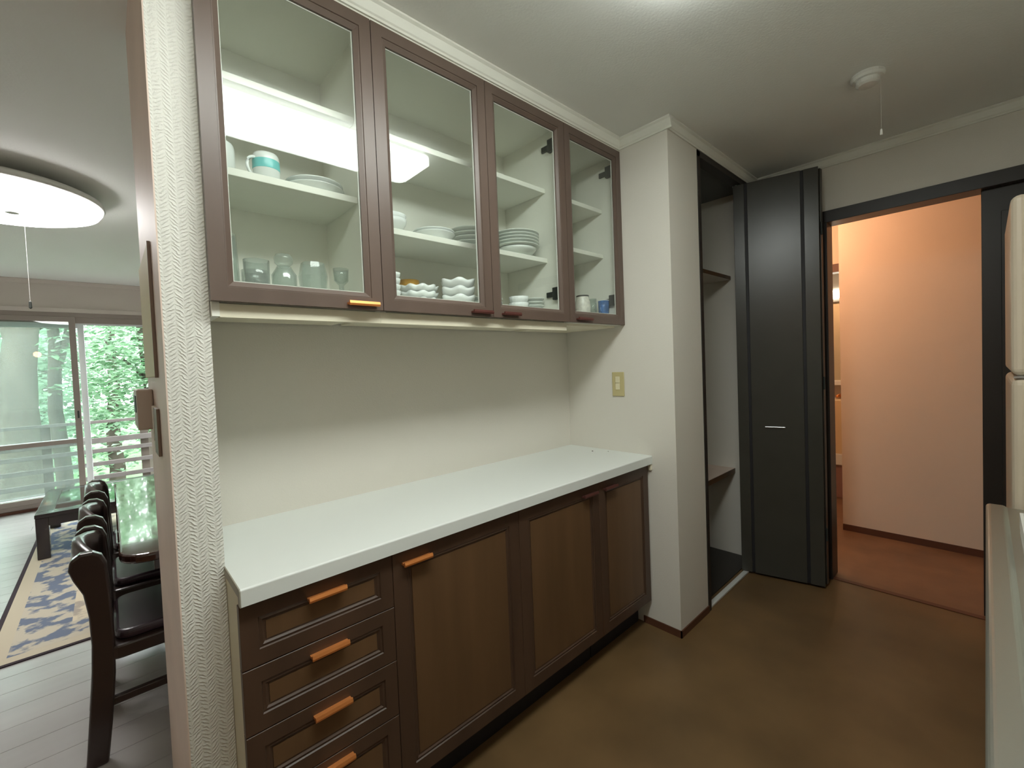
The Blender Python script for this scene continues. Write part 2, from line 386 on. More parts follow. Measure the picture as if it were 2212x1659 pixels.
# sliding glass door to the deck (four sashes, one slid open)
win = struct(MB().frame(WX0, WX1, 0.029, WZ1, [(0, YW + 0.11), (0, YW - 0.012), (0.045, YW - 0.012), (0.045, YW + 0.11)]), 'window_1', 'sash', bevel=0.002)
B(WX0 - 0.05, WX1 + 0.05, YW - 0.022, YW - 0.0, WZ1, WZ1 + 0.045).build('head_casing', 'living_wall', win, 0.002)
B(WX0 - 0.05, WX1 + 0.05, YW - 0.03, YW - 0.013, 0.001, 0.029).build('sill_casing', 'baseboard', win, 0.002)
B(WX0 + 0.045, WX1 - 0.045, YW + 0.0, YW + 0.10, 1.965, 2.03).build('track', 'sash', win)
B(WX0 + 0.045, WX1 - 0.045, YW + 0.015, YW + 0.019, 1.945, 1.965).build('track_lip', 'sash_white_lit', win)
def sash(x0, x1, yc, material, glass, rail):
    t = 0.013
    f = MB().frame(x0, x1, 0.074, 1.964 if yc > YW + 0.03 else 2.029, [(0, yc + t), (0, yc - t), (0.052, yc - t), (0.052, yc + t)])
    f.box(x0 + 0.052, x1 - 0.052, yc - t, yc + t, 0.66, 0.705)
    s = f.build('sash', material, win, 0.002)
    zt = (1.964 if yc > YW + 0.03 else 2.029) - 0.052
    B(x0 + 0.05, x1 - 0.05, yc - 0.002, yc + 0.002, 0.705, zt + 0.002).build('pane', glass, s)
    B(x0 + 0.05, x1 - 0.05, yc - 0.002, yc + 0.002, 0.124, 0.66).build('pane', glass, s)
    return s
s1 = sash(-1.13, -0.222, YW - 0.012, 'sash', 'window_glass', True)
B(-0.252, -0.236, YW - 0.05, YW - 0.025, 0.93, 1.01).build('latch', 'hinge_black', s1, 0.002)
s2 = sash(-1.05, -0.160, YW + 0.055, 'sash_white_lit', 'window_glass', True)
s3 = sash(-2.00, -1.10, YW + 0.02, 'sash', 'window_glass', True)
s4 = sash(0.52, 1.40, YW + 0.02, 'sash', 'window_glass', True)

# ================================================================== KITCHEN LAMP (its light is reflected in the cabinet doors)
kl = thing('ceiling_lamp', 'long rectangular white fluorescent lamp on the kitchen ceiling', 'lamp', (0.64, 0.435, H))
B(0.03, 1.20, 0.35, 0.52, H - 0.028, H - EPS).build('housing', 'plastic_white', kl, 0.004)
def rr(x0, x1, y0, y1, r, n=6):
    pts = []
    for cx, cy, a0 in ((x1 - r, y1 - r, 0), (x0 + r, y1 - r, 90), (x0 + r, y0 + r, 180), (x1 - r, y0 + r, 270)):
        for k in range(n + 1):
            a = math.radians(a0 + 90 * k / n); pts.append((cx + r * math.cos(a), cy + r * math.sin(a)))
    return pts
MB().prism(rr(-0.05, 1.268, 0.277, 0.593, 0.05), 'z', H - 0.060, H - 0.028).build('diffuser', 'lamp_white', kl)

# ================================================================== WALL CABINETS
GC = 'wall cabinets with glass doors'
ZT, ZB = 2.3551, 1.4965
DIV = [XL + 0.004, 0.6234, 1.4992, XS - 0.001]
def bar_handle(x0, x1, yf, zc, material, parent):
    """folded metal bar: a plate with a raised ridge, standing off the front"""
    m = MB().prism([(yf, zc - 0.004), (yf - 0.014, zc - 0.004), (yf - 0.014, zc - 0.0065), (yf - 0.019, zc - 0.0065), (yf - 0.021, zc - 0.001), (yf - 0.019, zc + 0.0065), (yf - 0.014, zc + 0.0065), (yf - 0.014, zc + 0.002), (yf, zc + 0.002)], 'x', x0, x1)
    return m.build('handle', material, parent)
UP_PROF = [(0, YU + 0.020), (0, YU), (0.034, YU), (0.035, YU + 0.003), (0.038, YU + 0.003), (0.050, YU + 0.010), (0.050, YU + 0.020)]
def wall_cabinet(x0, x1, doors, shelves, label, hinges):
    t = thing('wall_cabinet', label, 'cabinet', ((x0 + x1) / 2, (YU + YB) / 2, ZB), GC)
    YC = YU + 0.0215; th = 0.016
    B(x0, x0 + th, YC, YB - EPS, 1.494 if x0 > 0.3 else 1.462, 2.3545).build('side_panel', 'cabinet_inside', t)
    B(x1 - th, x1, YC, YB - EPS, 1.494, 2.3545).build('side_panel', 'cabinet_inside', t)
    B(x0 + th, x1 - th, YB - 0.008, YB - EPS, 1.530, 2.336).build('back_panel', 'cabinet_inside', t)
    B(x0 + th, x1 - th, YC, YB - EPS, 2.336, 2.3545).build('top_panel', 'cabinet_inside', t)
    B(x0 + th, x1 - th, YC, YB - 0.008, 1.496, 1.530).build('bottom_panel', 'cabinet_inside', t)
    if x1 < 1.6: B(x0 + (th if x0 < 0.3 else -0.0005), x1, YC + 0.0005, YC + 0.02, 1.460, 1.4935).build('light_rail', 'cream', t)
    B(x0 + th, x1 - th, YC + 0.03, YB - 0.008, 1.486, 1.4955).build('underside', 'cream', t)
    for z in shelves: B(x0 + th, x1 - th, 1.340, YB - 0.008, z - 0.020, z).build('shelf', 'cabinet_inside', t, 0.0015)
    for (a, b, hx0, hx1, hm) in doors:
        d = MB().frame(a + 0.0012, b - 0.0012, ZB, ZT, UP_PROF).build('door', 'upper_wood', t)
        B(a + 0.046, b - 0.046, YU + 0.0125, YU + 0.0165, ZB + 0.046, ZT - 0.046).build('pane', 'cabinet_glass', d)
        MB().frame(a + 0.0475, b - 0.0475, ZB + 0.0465, ZT - 0.0465, [(0, YU + 0.0205), (0, YU + 0.0168), (0.0065, YU + 0.0168), (0.0065, YU + 0.0205)]).build('lit_reveal_bead', 'plastic_white', d)  # white gasket strip, its brightness painting the lit inner reveal of the stile
        bar_handle(hx0, hx1, YU, 1.511, hm, d)
    for (hx, sgn) in hinges:
        for hz in (2.265, 1.622):
            MB().box(min(hx, hx - sgn * 0.010), max(hx, hx - sgn * 0.010), 1.300, 1.345, hz - 0.010, hz + 0.014).box(min(hx, hx - sgn * 0.018), max(hx, hx - sgn * 0.018), 1.262, 1.302, hz - 0.024, hz + 0.030).build('hinge', 'hinge_black', t, 0.002)
    return t
wall_cabinet(DIV[0], DIV[1] - 0.0005, [(0.187, 0.6234, 0.513, 0.604, 'copper')], [2.110, 1.863], 'wall cabinet with one glass door showing mugs and glass jars, copper handle', [(DIV[0] + 0.016, -1)])
wall_cabinet(DIV[1] + 0.0005, DIV[2] - 0.0005, [(0.6234, 1.0591, 0.956, 1.045, 'dark_copper'), (1.0591, 1.4992, 1.100, 1.186, 'dark_copper')], [2.100, 1.790], 'wide wall cabinet with two glass doors, stacked plates and scalloped bowls inside', [(DIV[2] - 0.0165, 1)])
wall_cabinet(DIV[2] + 0.0005, DIV[3], [(1.4992, XS - 0.001, 1.541, 1.642, 'dark_copper')], [2.097, 1.868], 'wall cabinet with one glass door in the corner, creamer and blue cup inside', [(DIV[3] - 0.016, 1)])

# ================================================================== BASE CABINETS + WORKTOP
wt = thing('worktop', 'long white laminate worktop in the alcove', 'worktop', (1.06, 1.36, 0.808))
pr = []
R_ = 0.005
pr = [(YB - EPS, ZW - 0.022), (YB - EPS, ZW)] + [(YF + R_ - R_ * math.sin(a), ZW - R_ + R_ * math.cos(a)) for a in [PI / 2 * k / 6 for k in range(7)]] + [(YF, 0.810), (YF + 0.018, 0.810), (YF + 0.018, ZW - 0.022)]
MB().prism(pr, 'x', 0.1905, XS - EPS).build('slab', 'worktop', wt)
pr2 = [(p[0] - (0.0006 if p[0] < YF + 0.03 else 0), p[1]) for p in pr]
MB().prism(pr2, 'x', 0.1880, 0.1905).build('edge_strip', 'edge_grey', wt)
MB().box(0.1905, 0.206, YF + 0.0185, YB - 0.01, 0.806, ZW - 0.0225).build('end_block', 'cream', wt)
MB().box(XS - 0.012, XS - 0.001, YF + 0.003, YF + 0.017, 0.780, 0.8098).build('corner_fillet', 'cream', wt)

YD = YF + 0.020      # front plane of doors
Z0 = 0.132
GB = 'base cabinets under the worktop'
def base_body(t, x0, x1, left_side):
    yb = YB - 0.002; th = 0.016
    B(x0, x0 + th, YD + 0.021, yb, 0.12, 0.8055).build('side_panel', 'cream' if left_side else 'dark_wood', t)
    B(x1 - th, x1, YD + 0.021, yb, 0.12, 0.8055).build('side_panel', 'dark_wood', t)
    B(x0 + th, x1 - th, YD + 0.021, yb, 0.12, 0.136).build('bottom_panel', 'dark_wood', t)
    B(x0 + th, x1 - th, YD + 0.0215, YD + 0.06, 0.785, 0.8055).build('top_rail', 'dark_wood', t)
    B(x0 + 0.002, x1 - 0.002, YD + 0.075, YD + 0.09, 0.0005, 0.1195).build('toe_kick', 'toe_black', t)
def panel_front(name, x0, x1, z0, z1, parent, border, hx0, hx1, hz, hm):
    D = 0.0035
    d = MB().frame(x0, x1, z0, z1, [(0, YD + 0.02), (0, YD + 0.001), (0.001, YD), (border, YD), (border + 0.002, YD + D), (border + 0.008, YD + D * 0.6), (border + 0.012, YD + D + 0.002), (border + 0.016, YD + D + 0.003)], fill=True).build(name, 'dark_wood', parent)
    b = border + 0.0165
    B(x0 + b, x1 - b, YD + D + 0.0012, YD + D + 0.0035, z0 + b, z1 - b).build('panel', 'panel_wood', d)
    bar_handle(hx0, hx1, YD, hz, hm, d)
    return d
du = thing('drawer_unit', 'dark brown drawer unit with four drawers and copper bar handles', 'drawer unit', (0.374, 1.37, 0), GB)
base_body(du, 0.1915, 0.5577, True)
zz = [0.8040, 0.6550, 0.5035, 0.3480, Z0]
for k in range(4):
    panel_front('drawer', 0.1885, 0.5570, zz[k + 1] + 0.0012, zz[k] - 0.0012, du, 0.036, 0.331, 0.423, [0.768, 0.625, 0.473, 0.325][k], 'copper')
c2 = thing('base_cabinet', 'dark brown two-door base cabinet beside the drawer unit', 'cabinet', (1.04, 1.37, 0), GB)
base_body(c2, 0.5590, 1.5165, False)
panel_front('door', 0.5585, 1.0432, Z0, 0.8040, c2, 0.044, 0.586, 0.678, 0.768, 'copper')
panel_front('door', 1.0445, 1.5170, Z0, 0.8040, c2, 0.044, 1.400, 1.492, 0.768, 'dark_copper')
c3 = thing('base_cabinet', 'dark brown single-door base cabinet next to the alcove side wall', 'cabinet', (1.72, 1.37, 0), GB)
base_body(c3, 1.5190, 1.9150, False)
panel_front('door', 1.5185, 1.9160, Z0, 0.8040, c3, 0.044, 1.545, 1.637, 0.768, 'dark_copper')

# specks left on the worktop
for (x, y, sx, lab) in ((1.845, 1.40, 0.005, 'larger dark crumb lying on the white worktop near the wall'), (1.885, 1.33, 0.002, 'tiny dark crumb lying on the white worktop near the wall')):
    c = MB().lathe([(sx * 0.4, 0), (sx, 0.001), (sx * 0.7, 0.0025), (sx * 0.2, 0.003)], 8, x, y, ZW).build('crumb', 'speck'); tag(c, lab, 'crumb', 'crumbs on the worktop')

# light switch
sw = thing('light_switch', 'beige double light switch on the cream wall by the worktop', 'switch', (XS, 1.283, 1.198))
B(XS - 0.006, XS - EPS, 1.247, 1.318, 1.136, 1.260).build('plate', 'switch_plate', sw, 0.003)
for z in (1.205, 1.170):
    B(XS - 0.0095, XS - 0.006, 1.270, 1.296, z, z + 0.033).build('button', 'switch_button', sw, 0.0015)

# ================================================================== CROCKERY
ORD = {2: ['bottom', 'top'], 3: ['bottom', 'middle', 'top'], 4: ['bottom', 'second lowest', 'second highest', 'top'], 5: ['bottom', 'second lowest', 'middle', 'second highest', 'top']}
def ware(name, label, cat, x, y, z, group=None): return thing(name, label, cat, (x, y, z), group)
PLATE = lambda r, h: [(r * 0.50, 0), (r * 0.56, 0.0015), (r * 0.72, h * 0.42), (r * 0.985, h - 0.0025), (r, h - 0.0008), (r * 0.995, h + 0.0008), (r * 0.97, h + 0.0008), (r * 0.74, h * 0.42 + 0.003), (r * 0.60, 0.0050), (r * 0.5, 0.0045)]
def plate(x, y, z, r, h, label, group, material='porcelain', name='plate', cat='plate'):
    o = MB().lathe(PLATE(r, h), 32, 0, 0, 0).build(name, material, smooth=True); o.location = (x, y, z)
    return tag(o, label, cat, group)
BOWL = lambda r, h: [(r * 0.45, 0), (r * 0.47, 0.004), (r * 0.50, 0.005), (r * 0.78, h * 0.35), (r * 0.94, h * 0.72), (r, h), (r * 0.965, h), (r * 0.9, h * 0.72), (r * 0.72, h * 0.38), (r * 0.4, 0.010)]
def bowl(x, y, z, r, h, label, group, material='porcelain', lobes=0, name='bowl', cat='bowl', amp=0.045, wav=0.003):
    o = MB().lathe(BOWL(r, h), 48 if lobes else 32, 0, 0, 0, lobes, amp, wav, h * 0.2, h).build(name, material, smooth=True); o.location = (x, y, z)
    return tag(o, label, cat, group)
def mug_inverted(x, y, z, r, h, label, group, ang, body, band=None):
    t = ware('mug', label, 'mug', x, y, z, group); c = (x, y, z)
    MB().lathe([(r * 0.93, 0.004), (r * 0.93, h * 0.9), (r * 0.9, h * 0.9)][:0] + [(r, 0), (r, h * 0.82), (r * 0.97, h * 0.91), (r * 0.88, h * 0.975), (r * 0.72, h), (r * 0.6, h - 0.004)], 32, *c).build('body', body, t, smooth=True)
    pts = [(x + math.cos(ang) * (r - 0.002 + 0.024 * math.sin(q)), y + math.sin(ang) * (r - 0.002 + 0.024 * math.sin(q)), z + h * 0.5 - 0.027 * math.cos(q)) for q in [PI * k / 10 for k in range(11)]]
    MB().tube(pts, 0.0042, 8).build('handle', body, t, smooth=True)
    if band: MB().lathe([(r + 0.0004, band[0]), (r + 0.0006, band[0] + 0.001), (r + 0.0006, band[1] - 0.001), (r + 0.0004, band[1])], 32, *c).build('band', band[2], t, smooth=True)
    return t
YS = 1.420
ZL = 1.8636; ZM = 1.7906; ZBm = 1.5306
mug_inverted(0.256, YS, ZL, 0.036, 0.092, 'plain white mug turned upside down on the cabinet shelf', 'mugs on the shelf', math.radians(160), 'porcelain')
mug_inverted(0.371, YS, ZL, 0.035, 0.092, 'white mug with a turquoise band turned upside down on the shelf', 'mugs on the shelf', math.radians(200), 'porcelain', (0.044, 0.070, 'teal_band'))
for k in range(2):
    plate(0.516, YS + 0.03, ZL + 0.015 * k, 0.088 - 0.003 * k, 0.032, ('lower' if k == 0 else 'upper') + ' of two white plates on the shelf beside the turquoise mug', 'plates beside the mugs')
# glass jars and tumblers on the cabinet floor
def glass(x, y, z, prof, name, label, n=24, stopper=None, facets=None):
    t = ware(name, label, 'glass' if 'jar' not in name else 'jar', x, y, z, 'glassware behind the left glass door')
    MB().lathe(prof, facets or n, x, y, z).build('vessel', 'glassware', t, smooth=not facets)
    if stopper: MB().lathe(stopper, n, x, y, z).build('lid', 'glassware', t, smooth=True)
    return t
def cup_prof(r0, r1, h, t=0.003): return [(r0 * 0.9, 0), (r0, 0.004), (r0 + (r1 - r0) * 0.5, h * 0.5), (r1, h), (r1 - t, h), (r0 + (r1 - r0) * 0.5 - t, h * 0.5), (r0 - t, 0.010), (r0 * 0.3, 0.009)]
glass(0.266, 1.43, ZBm, cup_prof(0.026, 0.020, 0.181), 'tall_glass', 'tall clear glass standing at the end of the glassware row')
glass(0.323, 1.385, ZBm, cup_prof(0.031, 0.033, 0.106), 'glass_tumbler', 'squat clear tumbler beside the tall glass')
glass(0.398, 1.40, ZBm, [(0.030, 0), (0.034, 0.01), (0.033, 0.076), (0.022, 0.094), (0.020, 0.100), (0.017, 0.100), (0.020, 0.092), (0.030, 0.074), (0.031, 0.012), (0.02, 0.008)], 'lidded_jar', 'clear glass jar with a domed glass lid', stopper=[(0.010, 0.096), (0.015, 0.1005), (0.024, 0.110), (0.026, 0.124), (0.021, 0.135), (0.010, 0.138)])
glass(0.481, 1.40, ZBm, [(0.032, 0), (0.036, 0.006), (0.042, 0.080), (0.034, 0.120), (0.031, 0.122), (0.038, 0.080), (0.032, 0.012), (0.015, 0.01)], 'faceted_glass', 'wide faceted clear glass bowl beside the lidded jar', facets=9)
glass(0.345, 1.50, ZBm, cup_prof(0.036, 0.038, 0.100), 'glass_tumbler', 'clear tumbler standing behind the squat tumbler')
glass(0.556, 1.375, ZBm, [(0.022, 0), (0.024, 0.006), (0.008, 0.020), (0.007, 0.056), (0.021, 0.070), (0.024, 0.108), (0.022, 0.108), (0.018, 0.072), (0.004, 0.062)], 'small_goblet', 'small clear stemmed glass next to the faceted bowl')
# middle shelf
for k in range(2):
    bowl(0.748, 1.410, ZM + 0.016 * k, 0.061 - 0.001 * k, 0.045, ('lower' if k == 0 else 'upper') + ' white bowl of a nested pair on the middle shelf', 'bowls on the middle shelf')
for k in range(2):
    plate(0.947, 1.435, ZM + 0.010 * k, 0.081 - 0.001 * k, 0.034, ('lower' if k == 0 else 'upper') + ' white plate between the nested bowls and the plate stack', 'plates on the middle shelf')
for k in range(5):
    plate(1.168, 1.492, ZM + 0.0185 * k, 0.090, 0.026, ORD[5][k] + ' grey-white plate of the stack half hidden by the door stile', 'plate stack behind the door stile', 'porcelain_grey')
bowl(1.363, 1.415, ZM, 0.090, 0.036, 'white bowl under the stack of plates on the middle shelf', 'bowl under the plate stack', 'porcelain_grey')
for k in range(5):
    plate(1.363, 1.415, ZM + 0.030 + 0.0135 * k, 0.103, 0.016, ORD[5][k] + ' grey-white plate of the five stacked on a bowl', 'plate stack on the bowl', 'porcelain_grey')
# cabinet floor, middle
for k in range(5):
    bowl(0.728, 1.375, ZBm + 0.0205 * k, 0.031, 0.033, ORD[5][k] + ' small white bowl in the tall stack near the yellow bowl', 'tall stack of small bowls')
bowl(0.900, 1.555, ZBm, 0.040, 0.136, 'yellow bowl behind the scalloped white dishes', None, 'yellow_ware')
for k in range(3):
    bowl(0.872, 1.440, ZBm + 0.024 * k, 0.072, 0.042, ORD[3][k] + ' white scalloped dish in the low wide pile', 'low pile of scalloped dishes', lobes=10, name='scalloped_dish', cat='dish')
for k in range(3):
    bowl(0.985, 1.345, ZBm + 0.030 * k, 0.064, 0.048, ORD[3][k] + ' white scalloped bowl in the taller pile beside the wide dishes', 'taller pile of scalloped bowls', lobes=6, name='scalloped_bowl', amp=0.06, wav=0.004)
for k in range(4):
    plate(1.205, 1.465, ZBm + 0.017 * k, 0.084, 0.022, ORD[4][k] + ' grey-white saucer in the stack behind the middle door stiles', 'saucers behind the door stiles', 'porcelain_grey', 'saucer', 'saucer')
for k in range(2):
    bowl(1.304, 1.350, ZBm + 0.026 * k, 0.042, 0.048, ORD[2][k] + ' white fluted cup of the nested pair between the saucer stacks', 'nested fluted cups', lobes=16, amp=0.02, wav=0.0, name='fluted_cup', cat='cup')
for k in range(5):
    plate(1.434, 1.385, ZBm + 0.0155 * k, 0.046, 0.018, ORD[5][k] + ' grey-white saucer in the stack near the cabinet hinge', 'saucers near the hinge', 'porcelain_grey', 'saucer', 'saucer')
# corner cabinet
t = ware('creamer', 'white speckled creamer with a dark rim behind the corner glass door', 'creamer', 1.735, 1.345, ZBm)
mat('speckled', srgb(226, 224, 214), 0.25, var=(70, 0.12))
MB().lathe([(0.024, 0), (0.034, 0.018), (0.039, 0.050), (0.036, 0.082), (0.029, 0.100), (0.030, 0.108), (0.027, 0.108), (0.026, 0.098), (0.01, 0.03)], 28, 1.735, 1.345, ZBm).build('body', 'speckled', t, smooth=True)
MB().lathe([(0.0298, 0.1065), (0.0310, 0.108), (0.0310, 0.113), (0.0280, 0.114), (0.0268, 0.1082)], 28, 1.735, 1.345, ZBm).build('rim', 'dark_rim', t, smooth=True)
MB().tube([(1.735 + 0.034 + 0.020 * math.sin(q), 1.345 - 0.004, ZBm + 0.064 - 0.026 * math.cos(q)) for q in [PI * k / 8 for k in range(9)]], 0.0032, 8).build('handle', 'speckled', t, smooth=True)
t = ware('glass_cup', 'clear glass cup between the creamer and the blue cup', 'cup', 1.835, 1.36, ZBm)
MB().lathe(cup_prof(0.019, 0.021, 0.106), 24, 1.835, 1.36, ZBm).build('body', 'glassware', t, smooth=True)
MB().tube([(1.835 - 0.012, 1.36 - 0.016 - 0.014 * math.sin(q), ZBm + 0.070 - 0.020 * math.cos(q)) for q in [PI * k / 8 for k in range(9)]], 0.0026, 8).build('handle', 'glassware', t, smooth=True)
t = ware('blue_cup', 'blue and white patterned cup in the corner cabinet', 'cup', 1.880, 1.325, ZBm)
MB().lathe([(0.022, 0), (0.024, 0.004), (0.027, 0.060), (0.028, 0.094), (0.0255, 0.094), (0.022, 0.010), (0.01, 0.008)], 28, 1.880, 1.325, ZBm).build('body', 'blue_ware', t, smooth=True)
MB().lathe([(0.0260, 0.0942), (0.0284, 0.0942), (0.0284, 0.0980), (0.0258, 0.0980)], 28, 1.880, 1.325, ZBm).build('rim', 'porcelain', t, smooth=True)
MB().tube([(1.880 - 0.025 - 0.012 * math.sin(q), 1.325 - 0.006, ZBm + 0.055 - 0.018 * math.cos(q)) for q in [PI * k / 8 for k in range(9)]], 0.0028, 8).build('handle', 'blue_ware', t, smooth=True)

# ================================================================== CLOSET SHELVES, FOLDING DOOR
for z0, z1, lab in ((1.815, 1.840, 'upper shelf inside the open dark-framed closet'), (0.550, 0.582, 'lower shelf inside the open dark-framed closet')):
    t = thing('closet_shelf', lab, 'shelf', (2.62, 1.36, z0), 'closet shelves')
    B(2.2285, 3.011, 1.128, YB - EPS * 2, z0, z1).build('board', 'jamb' if z0 < 1 else 'wall_paper', t, 0.002)
    B(2.2285, 3.011, 1.1262, 1.1278, z0 + 0.001, z1 - 0.001).build('edge_band', 'panel_wood', t)
fd = thing('folding_door', 'dark brown folding closet door standing open with silver handle', 'door', (2.90, 0.83, 0))
XB = 2.878; HX, HY = XB + 0.015, 0.612        # the two leaves fold about a hinge line at (HX, HY)
A1 = math.radians(12.8); A2 = math.radians(-9.0); LW = 0.415
lf = B(XB + 0.004, XB + 0.030, HY, HY + LW, 0.014, 2.327).rotz(A1, XB, HY).build('leaf', 'toe_black', fd, 0.002)
for (a, b) in ((0.0, 0.068), (0.083, 0.343), (0.358, LW)):
    B(XB - 0.004, XB + 0.0035, HY + a, HY + b, 0.015, 2.326).rotz(A1, XB, HY).build('board', 'black_door', lf, 0.0015)
B(XB - 0.012, XB - 0.0005, HY + 0.175, HY + 0.275, 0.895, 0.901).rotz(A1, XB, HY).build('handle', 'silver', lf, 0.001)
lf2 = B(XB + 0.036, XB + 0.062, HY, HY + LW, 0.014, 2.327).rotz(A2, XB + 0.036, HY).build('leaf', 'black_door', fd, 0.002)
for z in (0.3, 1.15, 2.0):
    MB().tube([(XB + 0.033, HY - 0.004, z - 0.035), (XB + 0.033, HY - 0.004, z + 0.035)], 0.005, 8).build('hinge', 'hinge_black', fd)
B(2.790, 2.800, HY + LW - 0.03, HY + LW - 0.02, 2.3275, 2.3295).build('pivot', 'aluminium', fd)

# ================================================================== CEILING DETECTOR
dt = thing('smoke_detector', 'round white detector with a pull cord on the kitchen ceiling', 'detector', (2.28, 0.315, H))
MB().lathe([(0.055, -EPS), (0.056, -0.012), (0.050, -0.020), (0.040, -0.022), (0.039, -0.036), (0.030, -0.043), (0.008, -0.045)], 32, 2.28, 0.315, H).build('body', 'plastic_white', dt, smooth=False)
MB().tube([(2.28, 0.275, H - 0.015), (2.28, 0.275, H - 0.228)], 0.0004, 6).build('cord', 'cord_white', dt)
MB().lathe([(0.0015, 0), (0.0035, -0.003), (0.0045, -0.022), (0.003, -0.024)], 12, 2.28, 0.275, H - 0.228).build('pull_knob', 'cord_white', dt)

# ================================================================== KITCHEN COUNTER, FRIDGE (right edge)
kc = thing('kitchen_counter', 'long stainless steel kitchen counter opposite the alcove', 'counter', (0.5, -0.32, 0))
ZC = 0.7913
pr = [(-0.62, ZC - 0.035), (-0.62, ZC), (-0.045, ZC)] + [(-0.045 + 0.012 * k / 4, ZC + 0.006 * math.sin(PI / 2 * k / 4)) for k in range(1, 5)] + [(-0.008 + 0.011 * math.sin(a), ZC - 0.005 + 0.011 * math.cos(a)) for a in [PI / 2 * k / 5 for k in range(6)]] + [(0.003, ZC - 0.035)]
MB().prism(pr, 'x', -1.6, 2.120).build('steel_top', 'steel', kc)
B(-1.59, 2.115, -0.60, -0.028, 0.10, ZC - 0.036).build('body', 'panel_wood', kc)
for k in range(6):
    x0 = -1.585 + k * 0.616
    B(x0 + 0.002, x0 + 0.612, -0.0275, -0.010, 0.11, ZC - 0.04).build('door', 'panel_wood', kc, 0.002)
B(-1.58, 2.11, -0.58, -0.08, 0.0005, 0.0995).build('toe_kick', 'toe_black', kc)
ty = thing('dish_tray', 'white plastic dish tray on the steel counter near the fridge', 'tray', (1.73, -0.22, ZC))
MB().prism(rr(1.60, 1.86, -0.40, -0.062, 0.02), 'z', ZC + 0.0008, ZC + 0.012).build('base', 'plastic_white', ty, 0.002)
tw = MB(); 
for (a, b, c, d) in ((1.60, 1.86, -0.068, -0.062), (1.60, 1.86, -0.40, -0.394), (1.60, 1.606, -0.394, -0.068), (1.854, 1.86, -0.394, -0.068)): tw.box(a, b, c, d, ZC + 0.0125, ZC + 0.055)
tw.build('rim', 'plastic_white', ty)
fg = thing('refrigerator', 'white two-door refrigerator with yellowed door seal beyond the counter', 'refrigerator', (2.46, -0.36, 0))
FX0, FX1, FY = 2.150, 2.770, -0.055
B(FX0, FX1, -0.63, FY - 0.058, 0.02, 1.795).build('body', 'fridge', fg, 0.012, 3)
for (a, b) in ((1.217, 1.797), (0.06, 1.209)):
    d = B(FX0 + 0.001, FX1 - 0.001, FY - 0.046, FY, a, b).build('door', 'fridge_door_edge', fg, 0.022, 4)
    B(FX0 + 0.008, FX1 - 0.008, FY - 0.0575, FY - 0.0465, a + 0.012, b - 0.012).build('seal', 'gasket', d)
MB().box(FX0 + 0.004, FX0 + 0.06, FY - 0.05, FY - 0.006, 1.2095, 1.2165).build('hinge', 'silver', fg)
for x in (FX0 + 0.05, FX1 - 0.05):
    for yy in (-0.58, -0.16): MB().lathe([(0.018, 0.0005), (0.02, 0.004), (0.02, 0.0195)], 16, x, yy, 0).build('foot', 'toe_black', fg)

# ================================================================== PARTITION FITTINGS (living-room side)
pb = thing('notice_panel', 'khaki flat panel mounted on the partition side facing the living room', 'panel', (0.0979, 1.62, 1.32))
B(0.0915, 0.0973, 1.445, 1.825, 1.322, 1.665).build('board', 'khaki', pb, 0.002)
B(0.0905, 0.0973, 1.439, 1.4445, 1.320, 1.667).build('edge_strip', 'inlay', pb)  # dark strip painting the shadow line along the panel's near edge
ic = thing('wall_box', 'grey-brown control box on the partition below the khaki panel', 'control box', (0.0979, 1.76, 1.16))
B(0.060, 0.0973, 1.66, 1.846, 1.170, 1.288).build('case', 'brown_box', ic, 0.004)
B(0.058, 0.0597, 1.70, 1.80, 1.22, 1.27).build('display', 'hinge_black', ic)
ws = thing('wall_plate', 'slim white-edged brown plate on the partition beside the control box', 'plate', (0.0979, 1.52, 1.10))
B(0.0905, 0.0973, 1.475, 1.580, 1.112, 1.238).build('plate', 'inlay', ws, 0.001)
B(0.0885, 0.0973, 1.5805, 1.592, 1.145, 1.242).build('white_edge', 'white_edge', ws)

# ================================================================== LIVING ROOM
ll = thing('round_ceiling_lamp', 'large round white ceiling lamp glowing in the living room', 'lamp', (-0.39, 3.60, H))
MB().lathe([(0.20, -EPS), (0.22, -0.02), (0.40, -0.045), (0.43, -0.060), (0.435, -0.085), (0.425, -0.092), (0.1, -0.092)], 56, -0.39, 3.60, H).build('rim', 'plastic_white', ll, smooth=True)
MB().lathe([(0.1, -0.0925), (0.418, -0.0925), (0.424, -0.100), (0.41, -0.122), (0.34, -0.145), (0.2, -0.155), (0.02, -0.157)], 56, -0.39, 3.60, H).build('diffuser', 'lamp_living', ll, smooth=True)
MB().lathe([(0.03, -0.1575), (0.032, -0.165), (0.026, -0.172), (0.005, -0.174)], 24, -0.33, 3.56, H).build('center_cap', 'plastic_white', ll)
MB().tube([(-0.30, 3.72, H - 0.155), (-0.30, 3.72, H - 0.62)], 0.0006, 6).build('pull_cord', 'cord_white', ll)
MB().lathe([(0.002, 0), (0.006, -0.005), (0.007, -0.04), (0.003, -0.045)], 10, -0.30, 3.72, H - 0.62).build('pull_knob', 'hinge_black', ll)

